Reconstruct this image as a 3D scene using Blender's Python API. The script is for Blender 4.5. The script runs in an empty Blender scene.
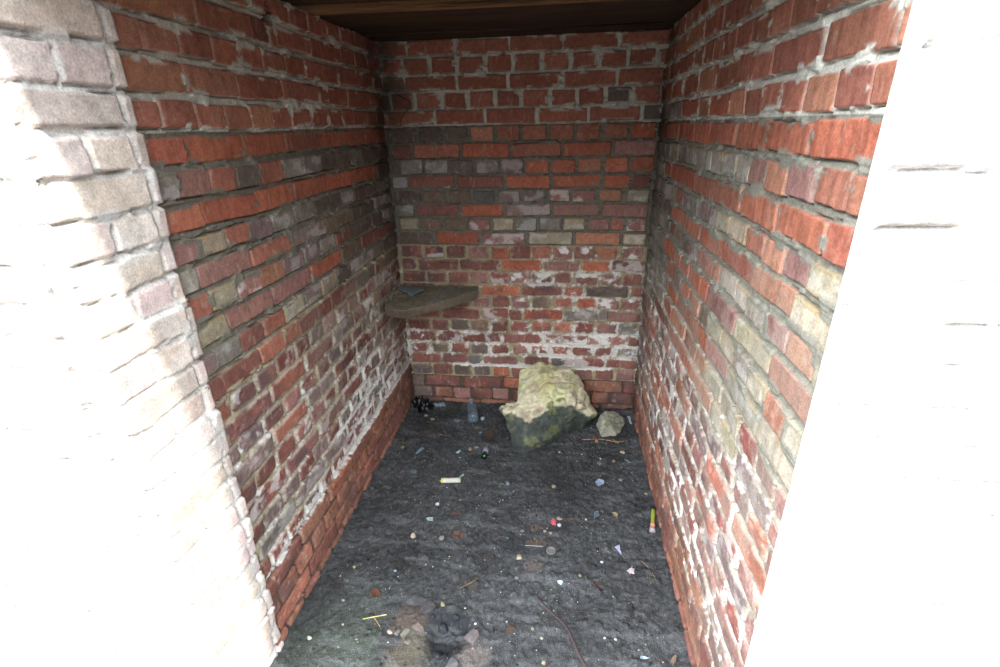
import bpy, bmesh, math, random
import numpy as np
from mathutils import Vector, Matrix

# ------------------------------------------------------------------ camera
SC = bpy.context.scene
COL = SC.collection
W, D, H = 1.3928, 2.7326, 2.0385          # clear width, back wall, ceiling
F, TH, PS, RO, CX, CH = 498.62, 0.39581, 0.127608, -0.022389, 0.235608, 1.648257
Y0 = 0.815                                  # front plane of the store
_fw = np.array([-math.sin(PS)*math.cos(TH), math.cos(PS)*math.cos(TH), -math.sin(TH)])
_rt = np.array([math.cos(PS), math.sin(PS), 0.0]); _up = np.cross(_rt, _fw)
_r = math.cos(RO)*_rt + math.sin(RO)*_up
_u = -math.sin(RO)*_rt + math.cos(RO)*_up
cam_d = bpy.data.cameras.new('camera'); cam = bpy.data.objects.new('camera', cam_d); COL.objects.link(cam)
cam_d.sensor_fit = 'HORIZONTAL'; cam_d.sensor_width = 36; cam_d.lens = F/1000*36; cam_d.clip_start = 0.02
m = Matrix.Identity(4)
for i in range(3):
    m[i][0], m[i][1], m[i][2] = _r[i], _u[i], -_fw[i]
m[0][3], m[1][3], m[2][3] = CX, 0.0, CH
cam.matrix_world = m
SC.camera = cam

# ------------------------------------------------------------------ light
SC.view_settings.view_transform = 'Standard'; SC.view_settings.look = 'None'
SC.view_settings.gamma = 1.0; SC.view_settings.use_curve_mapping = False
SC.view_settings.exposure = 0.0
wd = bpy.data.worlds.new('sky'); SC.world = wd; wd.use_nodes = True
nt = wd.node_tree; nt.nodes.clear()
wo = nt.nodes.new('ShaderNodeOutputWorld'); bg = nt.nodes.new('ShaderNodeBackground')
tc = nt.nodes.new('ShaderNodeTexCoord'); sp = nt.nodes.new('ShaderNodeSeparateXYZ')
mr = nt.nodes.new('ShaderNodeMapRange'); mr.inputs[1].default_value = -1; mr.inputs[2].default_value = 1
mr.inputs[3].default_value = 1.75; mr.inputs[4].default_value = 0.40
nt.links.new(tc.outputs['Generated'], sp.inputs[0]); nt.links.new(sp.outputs['X'], mr.inputs[0])
SKY = 7.0
mu = nt.nodes.new('ShaderNodeMath'); mu.operation = 'MULTIPLY'; mu.inputs[1].default_value = SKY
m2 = nt.nodes.new('ShaderNodeMapRange'); m2.inputs[1].default_value = 0.05; m2.inputs[2].default_value = 0.55   # dim low sky, hedges and houses opposite
m2.inputs[3].default_value = 0.10; m2.inputs[4].default_value = 1.5; nt.links.new(sp.outputs['Z'], m2.inputs[0])
m3 = nt.nodes.new('ShaderNodeMath'); m3.operation = 'MULTIPLY'; nt.links.new(mr.outputs[0], m3.inputs[0]); nt.links.new(m2.outputs[0], m3.inputs[1])
nt.links.new(m3.outputs[0], mu.inputs[0]); nt.links.new(mu.outputs[0], bg.inputs['Strength'])
bg.inputs['Color'].default_value = (0.89, 0.94, 1.0, 1)          # bright thin overcast, paler to the left
nt.links.new(bg.outputs[0], wo.inputs[0])
sun_d = bpy.data.lights.new('sun', 'SUN'); sun = bpy.data.objects.new('sun', sun_d); COL.objects.link(sun)
sun_d.energy = 5; sun_d.angle = 0.03; sun_d.color = (1, 0.96, 0.9)
az, el = math.radians(8), math.radians(38)                        # from the right, almost along the front
sdir = Vector((math.cos(az)*math.cos(el), -math.sin(az)*math.cos(el), math.sin(el)))
sun.rotation_euler = sdir.to_track_quat('Z', 'Y').to_euler()

# ------------------------------------------------------------------ helpers
def ray(u, v):
    return _fw + _r*(u-500)/F - _u*(v-333.5)/F
O3 = np.array([CX, 0.0, CH])
def hit(u, v, ax, val):
    d = ray(u, v); return O3 + d*((val-O3[ax])/d[ax])
def G(u, v, z=0.0):
    return hit(u, v, 2, z)
def mpp(P):                                  # metres per photo pixel at a point
    return float((np.array(P)-O3) @ _fw)/F
def s2l(c):
    c = np.array(c, float)/255
    return np.where(c <= 0.04045, c/12.92, ((c+0.055)/1.055)**2.4)

_tabs = {}
def vnoise(x, y, seed=0):
    if seed not in _tabs:
        _tabs[seed] = np.random.RandomState(1000+seed).rand(256, 256)
    t = _tabs[seed]
    xi = np.floor(x).astype(int); yi = np.floor(y).astype(int)
    fx = x-xi; fy = y-yi; fx = fx*fx*(3-2*fx); fy = fy*fy*(3-2*fy)
    a = t[xi % 256, yi % 256]; b = t[(xi+1) % 256, yi % 256]
    c = t[xi % 256, (yi+1) % 256]; d = t[(xi+1) % 256, (yi+1) % 256]
    return (a*(1-fx)+b*fx)*(1-fy) + (c*(1-fx)+d*fx)*fy
def fbm(x, y, seed=0, o=4):
    s = 0; a = 0.5; n = 0
    for i in range(o):
        s = s+a*vnoise(x*2**i+17.3*i, y*2**i+5.1*i, seed+i); n += a; a *= 0.5
    return s/n
def sst(x, a, b):
    t = np.clip((x-a)/(b-a), 0, 1); return t*t*(3-2*t)

def setc(me, cols):
    at = me.color_attributes.new('Col', 'FLOAT_COLOR', 'POINT')
    c = np.ones((len(me.vertices), 4), np.float32); c[:, :3] = cols
    at.data.foreach_set('color', c.ravel())
def mesh_np(name, V, Q, cols=None, mat=None, smooth=True):
    me = bpy.data.meshes.new(name)
    me.vertices.add(len(V)); me.vertices.foreach_set('co', np.asarray(V, np.float32).ravel())
    Q = np.asarray(Q, np.int32); k = Q.shape[1]
    me.loops.add(Q.size); me.loops.foreach_set('vertex_index', Q.ravel())
    me.polygons.add(len(Q)); me.polygons.foreach_set('loop_start', np.arange(len(Q), dtype=np.int32)*k)
    me.polygons.foreach_set('loop_total', np.full(len(Q), k, np.int32))
    me.polygons.foreach_set('use_smooth', np.full(len(Q), smooth))
    me.update(calc_edges=True)
    if cols is not None: setc(me, cols)
    if mat: me.materials.append(mat)
    o = bpy.data.objects.new(name, me); COL.objects.link(o); return o

def mat(name, base=(128, 128, 128), rough=0.9, attr=False, var=0.2, scale=60, bump=0.3, bscale=250,
        bdist=0.002, trans=0.0, spec=0.3, metal=0.0, stretch=(1, 1, 1), alpha=1.0):
    m_ = bpy.data.materials.new(name); m_.use_nodes = True; n = m_.node_tree; L = n.links
    b = n.nodes['Principled BSDF']
    b.inputs['Roughness'].default_value = rough; b.inputs['Specular IOR Level'].default_value = spec
    b.inputs['Metallic'].default_value = metal
    if trans: b.inputs['Transmission Weight'].default_value = trans
    if alpha < 1: b.inputs['Alpha'].default_value = alpha
    t = n.nodes.new('ShaderNodeTexCoord'); mp = n.nodes.new('ShaderNodeMapping'); mp.inputs['Scale'].default_value = stretch
    L.new(t.outputs['Object'], mp.inputs[0])
    no = n.nodes.new('ShaderNodeTexNoise'); no.inputs['Scale'].default_value = scale; no.inputs['Detail'].default_value = 6
    L.new(mp.outputs[0], no.inputs['Vector'])
    r = n.nodes.new('ShaderNodeMapRange'); r.inputs[1].default_value = 0.25; r.inputs[2].default_value = 0.75
    r.inputs[3].default_value = 1-var; r.inputs[4].default_value = 1+var; L.new(no.outputs['Fac'], r.inputs[0])
    mx = n.nodes.new('ShaderNodeVectorMath'); mx.operation = 'SCALE'
    if attr:
        a = n.nodes.new('ShaderNodeVertexColor'); a.layer_name = 'Col'; L.new(a.outputs[0], mx.inputs[0])
    else: mx.inputs[0].default_value = s2l(base)
    L.new(r.outputs[0], mx.inputs['Scale']); L.new(mx.outputs[0], b.inputs['Base Color'])
    if bump:
        n2 = n.nodes.new('ShaderNodeTexNoise'); n2.inputs['Scale'].default_value = bscale; n2.inputs['Detail'].default_value = 4
        L.new(mp.outputs[0], n2.inputs['Vector'])
        bp = n.nodes.new('ShaderNodeBump'); bp.inputs['Strength'].default_value = bump; bp.inputs['Distance'].default_value = bdist
        L.new(n2.outputs['Fac'], bp.inputs['Height']); L.new(bp.outputs[0], b.inputs['Normal'])
    return m_

def tag(o, label=None, cat=None, group=None, kind=None):
    if label: o['label'] = label
    if cat: o['category'] = cat
    if group: o['group'] = group
    if kind: o['kind'] = kind
    return o
def empty(name, loc):
    o = bpy.data.objects.new(name, None); COL.objects.link(o); o.location = loc; o.empty_display_size = 0.05; return o
def put(o, parent):                        # parent keeping world place (roots are never rotated)
    o.parent = parent; o.matrix_parent_inverse = Matrix.Translation(-Vector(parent.location)); return o

# ------------------------------------------------------------------ brick sheets
PAL = {  # own colours of the bricks
 'T': (171, 102, 80), 'D': (182, 99, 72), 'R': (138, 85, 73), 'P': (156, 108, 98), 'M': (136, 112, 106),
 'G': (136, 127, 115), 'Y': (168, 154, 128), 'N': (124, 102, 82), 'B': (110, 95, 84), 'O': (188, 122, 92),
 'K': (106, 100, 96), 'W': (156, 104, 94), 'S': (140, 80, 70), 'E': (150, 142, 128), 'C': (152, 98, 76), 'L': (212, 196, 186)}
SALT = (226, 224, 219)
for _k in PAL:
    if _k != 'L':
        _g = sum(PAL[_k])/3; PAL[_k] = tuple(_g+(c-_g)*.80 for c in PAL[_k])
ROWZ = [2.045, 1.969, 1.889, 1.811, 1.728, 1.650, 1.569, 1.488, 1.406, 1.332, 1.258, 1.184, 1.107, 1.030, .952, .879,
        .803, .731, .658, .583, .505, .431, .358, .283, .203, .121, .038, -.04]

def bounds_to_bricks(bl):                  # [(u0,u1,code)] sorted
    return sorted(bl)

def sheet(width, height, u0, rows, seed, style, res=0.0036, z0=-0.04):
    """returns U,Z,depth,colour grids. rows: list of brick lists, top row first"""
    nu = int(width/res)+1; nz = int((height-z0)/res)+1
    U, Z = np.meshgrid(np.linspace(u0, u0+width, nu), np.linspace(z0, height, nz))
    zz = Z + 0.007*(fbm(U*3.0, Z*2, seed, 3)-.5) + 0.004*(fbm(U*14, Z*6, seed+3, 2)-.5)
    zz += style['wob']*(fbm(U*1.3+5, Z*0.7, seed+60, 2)-.5)
    asc = np.array(ROWZ[::-1]); ri = 26-np.clip(np.searchsorted(asc, zz)-1, 0, 26)
    sd = np.full(U.shape, -0.02); base = np.zeros(U.shape); off = np.zeros(U.shape)
    col = np.zeros(U.shape+(3,)); code = np.zeros(U.shape, int)
    rng = np.random.RandomState(seed)
    wob = fbm(U*45, Z*45, seed+9, 3)-.5
    lu = np.zeros(U.shape); lz = np.zeros(U.shape)
    for r in range(27):
        mk = ri == r
        if not mk.any(): continue
        old = style['old'][r]
        zt, zb = ROWZ[r], ROWZ[r+1]
        jg = style.get('jg', 0.0072) if not old else 0.0052
        bricks = rows[r]
        um = U[mk] + 0.005*(fbm(Z[mk]*20, U[mk]*3, seed+20+r, 2)-.5); zm = zz[mk]
        st = np.array([b[0] for b in bricks]); k = np.clip(np.searchsorted(st, um)-1, 0, len(bricks)-1)
        b0 = st[k]; b1 = np.array([b[1] for b in bricks])[k]
        cu = (b0+b1)/2; hu = (b1-b0)/2
        shr = rng.uniform(-.002, .003, (len(bricks), 3))
        rot = rng.uniform(-.02, .02, len(bricks))[k]
        cz = (zt+zb)/2 + shr[k, 0]; hz = (zt-zb)/2 - jg + shr[k, 1]*0.8
        du = um-cu; dz = zm-cz + rot*(um-cu)
        rad = (0.006 if not old else 0.013) * (0.7+0.6*rng.rand(len(bricks)))[k]
        w = wob[mk]*(0.003 if not old else 0.0075)
        qx = np.abs(du)-(hu-rad); qz = np.abs(dz)-(hz-rad)
        s = -(np.hypot(np.maximum(qx, 0), np.maximum(qz, 0)) + np.minimum(np.maximum(qx, qz), 0) - rad) + w
        sd[mk] = s
        lu[mk] = du; lz[mk] = dz
        offs = rng.uniform(-1, 1, len(bricks))*(0.003 if not old else 0.0035) + style['rowoff'][r]
        off[mk] = offs[k] + rng.uniform(-.03, .03, len(bricks))[k]*du + rng.uniform(-.06, .06, len(bricks))[k]*dz
        cc = np.array([s2l(PAL[b[2]]) for b in bricks])
        br = 1+rng.uniform(-.16, .16, (len(bricks), 1)); tint = 1+rng.uniform(-.04, .04, (len(bricks), 3))
        cc = cc*br*tint
        col[mk] = cc[k]
        code[mk] = np.array([ord(b[2]) for b in bricks])[k]
    OLD = np.array(style['old'])[ri].astype(float)
    # --- mottling inside bricks
    big = fbm(U*11, Z*16, seed+30, 4); fine = fbm(U*80, Z*80, seed+34, 3); st_ = fbm(U*70, Z*5, seed+38, 3)
    mot = 1 + (big-.5)*(.35+.45*OLD) + (fine-.5)*.55
    if style.get('streak'): mot += (st_-.5)*style['streak']*(1-OLD)
    col = col*mot[..., None]
    # burnt bluish / pale drift in old bricks
    dr = sst(fbm(U*7+3, Z*13, seed+41, 3), .58, .74)*OLD*.55
    col = col*(1-dr[..., None]) + s2l((92, 78, 80))*dr[..., None]
    # pale bloom on grey and salted bricks
    pale = sst(fbm(U*16+7, Z*22, seed+44, 4), .50, .70)
    isW = (code == ord('W')); isG = np.isin(code, [ord(c) for c in 'GMYEL']); isS = (code == ord('S'))
    pw = np.minimum(pale*1.4, 1)*(isW*(.55+.45*OLD)+isS*.55+isG*.30)
    col = col*(1-pw[..., None]*.9) + s2l(SALT)*pw[..., None]*.9
    rim = (1-sst(sd, .002, .012))
    er = rim*np.isin(code, [ord(c) for c in 'EY'])*sst(big, .35, .6)
    col = col*(1-er[..., None]*.7) + s2l((158, 132, 84))*er[..., None]*.7
    ro = OLD*rim*sst(fbm(U*18, Z*20, seed+48, 4), .40, .58)*style.get('rim', .3)*sst(Z, .27, .32)
    col = col*(1-ro[..., None]) + s2l((196, 188, 172))*ro[..., None]
    fm = style.get('film')
    if fm is not None:
        kf = (fm(U, Z)*sst(fbm(U*9, Z*12, seed+47, 4)+.2*(fine-.5), .38, .62))[..., None]; col = col*(1-kf)+s2l((156, 149, 136))*kf
    # --- mortar
    rr = np.clip((ri-0)/26, 0, 1)
    mc = np.zeros(col.shape)
    mz = np.array([s2l(c) for c in style['mortar']])[ri]
    mc[:] = mz
    mc *= (0.8+.5*fbm(U*60, Z*60, seed+50, 3))[..., None]
    mask = sst(sd, -.0012, .0016)
    # mortar squeezed out over the brick below / above
    sm = sst(fbm(U*16, Z*34, seed+52, 3), .60, .66)*(1-sst(sd, .004, .016))*style['smear']*(1-OLD*.6)
    # --- salt
    sf = style['salt'](U, Z)
    sn = fbm(U*22, Z*26, seed+55, 4)
    lowf = fbm(U*5, Z*6, seed+58, 3)
    sn = .55*sn+.45*fbm(U*70, Z*70, seed+57, 3)
    k_m = np.clip(sst(sf*(.6+lowf)+(sn-.5)*1.9, .36, .66), 0, 1)
    k_b = sst(sf*(.25+.9*lowf)+(sn-.5)*1.7 + rim*.62*sf, .60, .86)
    mc = mc*(1-k_m[..., None]*.66) + s2l(SALT)*k_m[..., None]*.66
    col = col*(1-k_b[..., None]*.85) + s2l(SALT)*k_b[..., None]*.85
    # small white drips & flecks
    fl = sst(fbm(U*60, Z*22, seed+61, 3), .70, .78)*style['fleck']
    col = col*(1-fl[..., None]) + s2l((190, 178, 160))*fl[..., None]
    msk = mask*(1-sm)
    C = mc*(1-msk[..., None]) + col*msk[..., None]
    dirt_shade = style.get('dirt_shade')
    if dirt_shade is not None:
        dd = dirt_shade(U, Z, ri)[..., None]; C = C*(1-dd) + s2l((52, 48, 42))*dd  # mixes in dirt together with painted corner shade
    # --- relief (positive = into the room)
    rel_b = off + (big-.5)*.003*(1+OLD) + (fine-.5)*.0012*(1+OLD) - .004*OLD*(1-sst(sd, 0, .012))
    pit = sst(fbm(U*30, Z*40, seed+71, 3), .68, .78)*OLD*.004
    rel_b = rel_b-pit
    hole = sst(fbm(U*18, Z*28, seed+73, 2), .70, .80)
    rel_m = -.0085 - .009*hole + (fbm(U*50, Z*50, seed+75, 3)-.5)*.006 + .4*np.array(style['rowoff'])[ri]
    gap = sst(sd, -.0055, -.002)*(1-sst(sd, -.0012, .0004))*sst(fbm(U*9, Z*30, seed+77, 3)-.12*np.sign(lz), .46, .58)
    rel_m = rel_m-.012*gap
    C = C*(1-.45*gap[..., None])+s2l((44, 38, 34))*(.45*gap[..., None])  # crevice shadow darkened into the joint colour
    rel = rel_m*(1-mask) + rel_b*mask
    rel = np.where(sm > .01, np.maximum(rel, rel_b+.003*sm-.002), rel)
    return U, Z, rel, C

def sheet_mesh(name, U, Z, rel, C, place, back, mt):
    """place(u, z, d) -> xyz ; adds sides and back so the wall has real thickness"""
    nz, nu = U.shape
    V = place(U.ravel(), Z.ravel(), rel.ravel())
    idx = np.arange(nz*nu).reshape(nz, nu)
    Q = np.stack([idx[:-1, :-1], idx[:-1, 1:], idx[1:, 1:], idx[1:, :-1]], -1).reshape(-1, 4)
    per = np.concatenate([idx[0, :], idx[1:, -1], idx[-1, -2::-1], idx[-2:0:-1, 0]])
    VB = place(U.ravel()[per], Z.ravel()[per], np.full(len(per), -back))
    nb = np.arange(len(per))+len(V); nn = np.roll(np.arange(len(per)), -1)
    Q2 = np.stack([per, nb, nb[nn], per[nn]], -1)
    V = np.vstack([V, VB]); C = np.vstack([C.reshape(-1, 3), C.reshape(-1, 3)[per]])
    # back face as quad from the four back corners
    ci = [len(idx.ravel()), len(idx.ravel())+nu-1, len(idx.ravel())+nu-1+nz-1, len(idx.ravel())+2*(nu-1)+nz-1]
    Q3 = np.array([ci[::-1]])
    Q = np.vstack([Q, Q2, Q3])
    # orientation check
    a, b, c = V[Q[0][0]], V[Q[0][1]], V[Q[0][2]]
    inn = place(np.array([U[0, 0]]), np.array([Z[0, 0]]), np.array([1.0]))[0]-place(np.array([U[0, 0]]), np.array([Z[0, 0]]), np.array([0.0]))[0]
    if np.dot(np.cross(b-a, c-b), inn) < 0: Q = Q[:, ::-1]
    o = mesh_np(name, V, Q, C, mt)
    return tag(o, kind='structure')

M_BRICK = mat('brickwork', attr=True, rough=.93, var=.28, scale=210, bump=.7, bscale=420, bdist=.0015, spec=.25)

# ---- back wall, transcribed brick by brick (photo columns mapped onto the wall plane)
BACK = [
 "374 T 405 407.6 T 453 455.6 T 508 510 T 562 564 T 618 620.5 T 671",
 "374 T 380 382 T 400.5 403.6 T 427 431.6 T 454 459 T 482 487.6 T 510.5 515 T 539 544 T 568 573 T 596.5 601.6 T 626 630 T 655 659 T 668",
 "376 T 382 383 N 403.6 405.5 T 455 458 T 506 510 T 560 565 T 615.5 619 T 663 665 T 668",
 "380 B 389 392 T 411.6 417 T 439 443 T 465 470 T 493 497 T 519 523.5 T 547.5 552 T 575 579 T 603 607.7 B 631 635 T 659.7 661 T 666",
 "382 T 386 387.6 T 433 436 T 483 486 T 534.4 539 T 587 590 T 640 644 B 661",
 "384 B 391 393 B 414.5 419 B 441 445 B 467 471 O 493 497 T 519 523 T 546 550 T 573 576.7 T 599.5 604 T 628 632 D 656",
 "386 B 391 393 R 410 414 T 459 462.5 D 509 512 T 560.5 563 D 611 615 P 656",
 "392 B 399 401 G 422 425 G 447 450 B 472 476 G 498 501 M 523 526 D 548.5 552 D 575 578 O 601 605 D 628 631 D 654",
 "393 G 407 409 R 454 458 R 503 506 D 550 554 D 600 604 D 630 632 R 650",
 "394 B 398 399.5 B 420.5 424 N 445 449 N 470 474 K 494 499 M 519.5 524 M 544 550 W 569 573 W 595 600 O 621 628 Y 649",
 "396 G 413 416.6 R 458 461 D 503 506.5 M 550 553.6 P 598.7 602.6 P 648",
 "400 Y 418.7 422 N 440.7 445 N 466 469 W 489 493 Y 513 516 G 536 540 G 561 563.7 Y 584.7 588 P 609 611 T 624 627 W 646",
 "400 B 433 437 D 478 483 W 524 528.7 Y 572 576 O 619.7 623.6 Y 645.7",
 "401 R 422 424 S 443 446 R 465 468 P 487 491 D 509 511 R 530.5 532 T 551 553 W 572 574 W 595.6 597 T 616.6 621.5 W 643",
 "402 R 415 418.7 R 458 459.6 R 498.5 501 D 541 544 P 579.5 583 D 609.6 611.7 S 644.6",
 "403 R 424.7 427 R 446 448.5 R 467.7 469.5 P 488 490.5 S 509 510.7 W 530 532 W 551 554 T 571 575 W 598 602.6 W 622 623 R 643",
 "402 R 435 438 R 478 481.7 D 520 521.5 R 562.5 564 T 583 586 B 628 631 R 643",
 "404 R 423 426 R 445 448 R 468 474 P 490 492 R 509 511.6 W 528 531.7 N 549 554 T 571.7 577 D 595.6 598 W 618 621 W 641",
 "404 R 440 442 R 480 482 S 508 508.5 R 521 524 D 562 564 G 607.7 608.7 P 641",
 "408 R 430 432 R 448 451.5 B 468.7 470.6 N 488.6 492 R 508 511 S 529 531.7 T 551 554 T 571.7 574.6 S 593.7 596.6 P 616.5 618 G 637",
 "409.6 R 436 437 S 459.5 462 S 501 503 R 541 545 W 587 588.6 W 626 628 R 638",
 "411 R 428 432 N 448.6 451.5 S 468 471 B 488.6 492 R 508 513 P 527 530.7 T 548 551 T 569 572.6 R 591.7 594.7 R 612.6 616.5 G 637",
 "411.6 R 441.8 443 R 468 468 K 481 484 P 517 524 R 550 550 K 563 565 S 604 605.8 R 636.6",
 "413 B 432 433.4 R 451.5 454.5 B 470.6 474 B 489.5 493.4 D 509 512 R 530 532 P 550 553 P 571 574.6 P 592 595.6 R 613 616.5 P 634",
 "413 B 424 426 R 459.5 463.6 R 501 504 D 520 523 R 580 584 C 622 624 R 635",
 "414 B 432 435 C 451.5 453.5 P 470 474 R 491.5 492.5 P 508 513 R 529 532 R 549 552 C 570 573 R 590 592 C 608 611.6 R 631",
 "415 R 442 443.7 C 479.8 480.8 C 514 517 R 555 557 C 598 601 C 634",
]
def parse(rows, ax, val, tocoord, vx):
    out = []
    for r, s in enumerate(rows):
        t = s.split(); zc = (ROWZ[r]+ROWZ[r+1])/2; bl = []
        def conv(px):
            lo, hi = vx
            # point on the plane at height zc that projects to column px
            v = 300.0
            for _ in range(40):
                P = hit(px, v, ax, val); v += (P[2]-zc)*150
            return hit(px, v, ax, val)[tocoord]
        i = 0
        while i+2 < len(t)+0:
            a, c, b = float(t[i]), t[i+1], float(t[i+2]); bl.append((conv(a), conv(b), c)); i += 3
        out.append(sorted(bl))
    return out
rowsB = parse(BACK, 1, D, 0, (30, 410))
rb = []
for r, bl in enumerate(rowsB):                     # joints are centred by the sheet's own gap: close the px gap half way
    b2 = []
    for i, (a, b, c) in enumerate(bl):
        g0 = (bl[i-1][1] + a)/2 if i else a
        g1 = (bl[i+1][0] + b)/2 if i < len(bl)-1 else b+.05
        j = .0
        b2.append((g0 if i else a-.05, g1, c, a, b))
    rb.append(b2)
def true_edges(rb):                                # bricks whose own edges are given: cell = brick
    return [[(a, b, c) for (g0, g1, c, a, b) in row] for row in rb]
rowsB = true_edges(rb)
OLDB = [r >= 13 for r in range(27)]
def mort(upper, mid, low, base, kmid, klow, kbase):
    return [upper if r < kmid else mid if r < klow else low if r < kbase else base for r in range(27)]
def g2(x, c, s): return np.exp(-((x-c)/s)**2)
def saltB(U, Z):
    s = .22*g2(U, .3, .5)*sst(Z, .2, .3)*(1-sst(Z, .95, 1.06)) + .16*sst(Z, .25, .3)*(1-sst(Z, .9, 1.1))
    s += .9*g2(Z, .283, .016)*sst(U, -.5, -.2)*(1-sst(U, .35, .6)) + .35*g2(Z, .43, .1)
    return np.clip(s*(1-.75*sst(-U, .1, .5)*sst(Z, .5, .7)), 0, 1.2)
def dirt_shadeB(U, Z, ri):
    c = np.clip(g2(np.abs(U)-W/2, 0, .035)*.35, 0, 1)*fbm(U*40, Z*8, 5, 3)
    c = c + .75*np.exp(-((U+W/2)/.13)**2)*sst(Z, 1.45, 1.8)*sst(fbm(U*9, Z*9, 15, 4), .3, .6)  # upper left corner: soot plus shade painted into the colour
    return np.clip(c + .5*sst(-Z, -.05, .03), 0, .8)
RO0 = [0]*27
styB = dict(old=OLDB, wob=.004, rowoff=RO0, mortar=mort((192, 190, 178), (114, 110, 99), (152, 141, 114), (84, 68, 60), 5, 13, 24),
            smear=.8, salt=saltB, fleck=.25, dirt_shade=dirt_shadeB)
U, Z, rel, C = sheet(W+.04, 2.04, -W/2-.02, rowsB, 11, styB, res=.0032)
# give the back sheet its gap back: bricks were passed with true edges
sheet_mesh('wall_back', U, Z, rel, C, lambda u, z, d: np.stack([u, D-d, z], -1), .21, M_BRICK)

# ---- side walls: courses read off the photo from the back corner, then continued to the front
LEFT = {
 0: "T 288 T 307 T 326 T 339 T 354 T 367 T 378", 1: "T 251 R 269 T 275.5 T 310 T 340 T 354.6 T 367 T 380",
 2: "T 260.5 T 285 T 304.4 T 323 T 337.6 T 350.7 T 362 T 372.4 T 382", 3: "T 282 T 318 T 326.5 T 348 T 370 T 386",
 4: "O 272 T 291.7 T 312 T 328 T 342 T 354 T 366.5 T 376.7 T 388", 5: "D 286.5 T 321.4 D 351 T 365.6 D 388",
 6: "B 259 T 281.5 G 302 G 320 B 335 B 349 G 361 B 371 B 388", 7: "D 296 D 329 D 357 D 378.4 B 394",
 8: "M 273 G 296 G 316 B 329 B 343 G 354.6 B 366 B 376.5 G 394", 9: "T 291 M 325.7 N 353 B 374 G 396",
 10: "W 261 O 284 M 304 M 320 G 335.5 R 349 B 361 B 372 B 382 G 397", 11: "P 274 P 312 D 343 N 363 R 385 R 399",
 12: "R 263 T 283.5 Y 304.6 M 322 Y 337.5 B 350.5 G 363 G 373 N 383 B 400", 13: "R 260 T 285 T 298.6 R 331 R 355.6 B 374 R 401"}
RIGHT = {
 4: "G 682 D 698 O 707 D 729", 5: "R 658 R 668 D 677.6 D 692.5 D 708.5 D 734", 6: "G 662 G 670 E 678 M 686 E 693 E 701 E 711 E 722 E 735 E 748",
 7: "G 657 G 665 D 671 D 680 D 694 T 711 T 739.5", 8: "G 665 G 675 T 681.6 M 688 G 697 M 706.5 M 716 Y 728 Y 744.5",
 9: "B 660 B 671.5 D 682 T 699 D 721 T 749", 10: "G 658 Y 665 K 669 R 674 N 681.6 B 688 M 696 P 705 O 718 Y 734 Y 746",
 11: "G 658 G 665 D 681 T 689.5 D 701 D 708 P 736", 12: "G 655 G 667 T 674 N 682 T 690 O 700 N 708 Y 722 Y 735 G 748",
 13: "G 655 G 668 D 676 T 690 D 705 P 725", 14: "G 652 G 664 T 672 O 684 T 695 O 705 Y 720 Y 738", 15: "G 655 R 668 T 690 O 710 Y 735"}
def side_rows(tab, side, seed, fresh, mid, old, clean):
    rng = random.Random(seed); x = -W/2 if side == 'L' else W/2; out = []
    for r in range(27):
        zc = (ROWZ[r]+ROWZ[r+1])/2; bl = []; edge = D+.03; last = None
        if r in tab:
            t = tab[r].split(); pts = []
            def cy(px):
                v = 150.0 if r < 12 else 350.0
                lo, hi = -400.0, 1200.0
                for _ in range(50):
                    mm = (lo+hi)/2
                    if hit(px, mm, 0, x)[2] > zc: lo = mm
                    else: hi = mm
                return hit(px, (lo+hi)/2, 0, x)[1]
            ent = [(t[i], float(t[i+1])) for i in range(0, len(t), 2)]
            if side == 'L': ent = ent[::-1]                       # back to front
            if side == 'L':
                e = [ (c, cy(px)) for c, px in ent ]
                bl = []; 
                for i in range(len(e)):
                    y_hi = e[i][1]; y_lo = e[i+1][1] if i+1 < len(e) else y_hi-(.12 if r % 2 == 0 else .24)
                    if i == 0: y_hi = D+.03
                    bl.append((y_lo, y_hi, e[i][0]))
                edge = bl[-1][0]; last = e[-1][0]
            else:
                y_hi = D+.03
                for c, px in ent:
                    y_lo = cy(px); bl.append((y_lo, y_hi, c)); y_hi = y_lo
                edge = y_hi; last = ent[-1][0]
        else: edge = D+.03-(.0 if r % 2 else .06)
        L = (.121 if r % 2 == 0 else .2425)
        if r not in tab and edge < D: bl.append((edge, D+.03, 'G' if r in (12, 13) else 'R'))
        while edge > Y0-.05:
            l_ = L*rng.uniform(.93, 1.05)
            pool = fresh if r < 6 else mid if r < 14 else old if r < 23 else clean
            c = rng.choice(pool)
            if r in (5, 7) : c = 'D'
            bl.append((edge-l_, edge, c)); edge -= l_
        g_ = .0026 if r < 14 else .0042
        out.append(sorted([(a+g_, b-g_, c) for a, b, c in bl]))
    return out
rowsL = side_rows(LEFT, 'L', 3, 'TTTO', 'TPMGY', 'RSWTPSMPGRSM', 'CCRTC')
rowsR = side_rows(RIGHT, 'R', 8, 'TTTTO', 'TPYOEY', 'RSTTPPMSMPW', 'CCRTC')
def saltL(U, Z):
    s = .32*sst(Z, .26, .34)*(1-sst(Z, .8, .98)) + .75*g2(U, 2.1, .36)*g2(Z, .42, .15)
    s += 1.1*g2(Z, .298, .026) 
    return np.clip(s*sst(Z, .262, .29), 0, 1.2)
def saltR(U, Z):
    s = .40*sst(Z, .12, .24)*(1-sst(Z, .8, 1.0)) + .10*g2(Z, .4, .2)
    return np.clip(s, 0, 1.1)
def dirt_shadeS(U, Z, ri):
    c = (sst(U, 2.40, 2.72)*.7+.35*sst(U, 2.2, 2.7)*sst(Z, 1.2, 1.7))*fbm(U*10, Z*12, 7, 3)*1.2  # soot plus painted shade, darker towards the back corner and the top
    return np.clip(c + .45*sst(-Z, -.05, .03), 0, .8)
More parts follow.
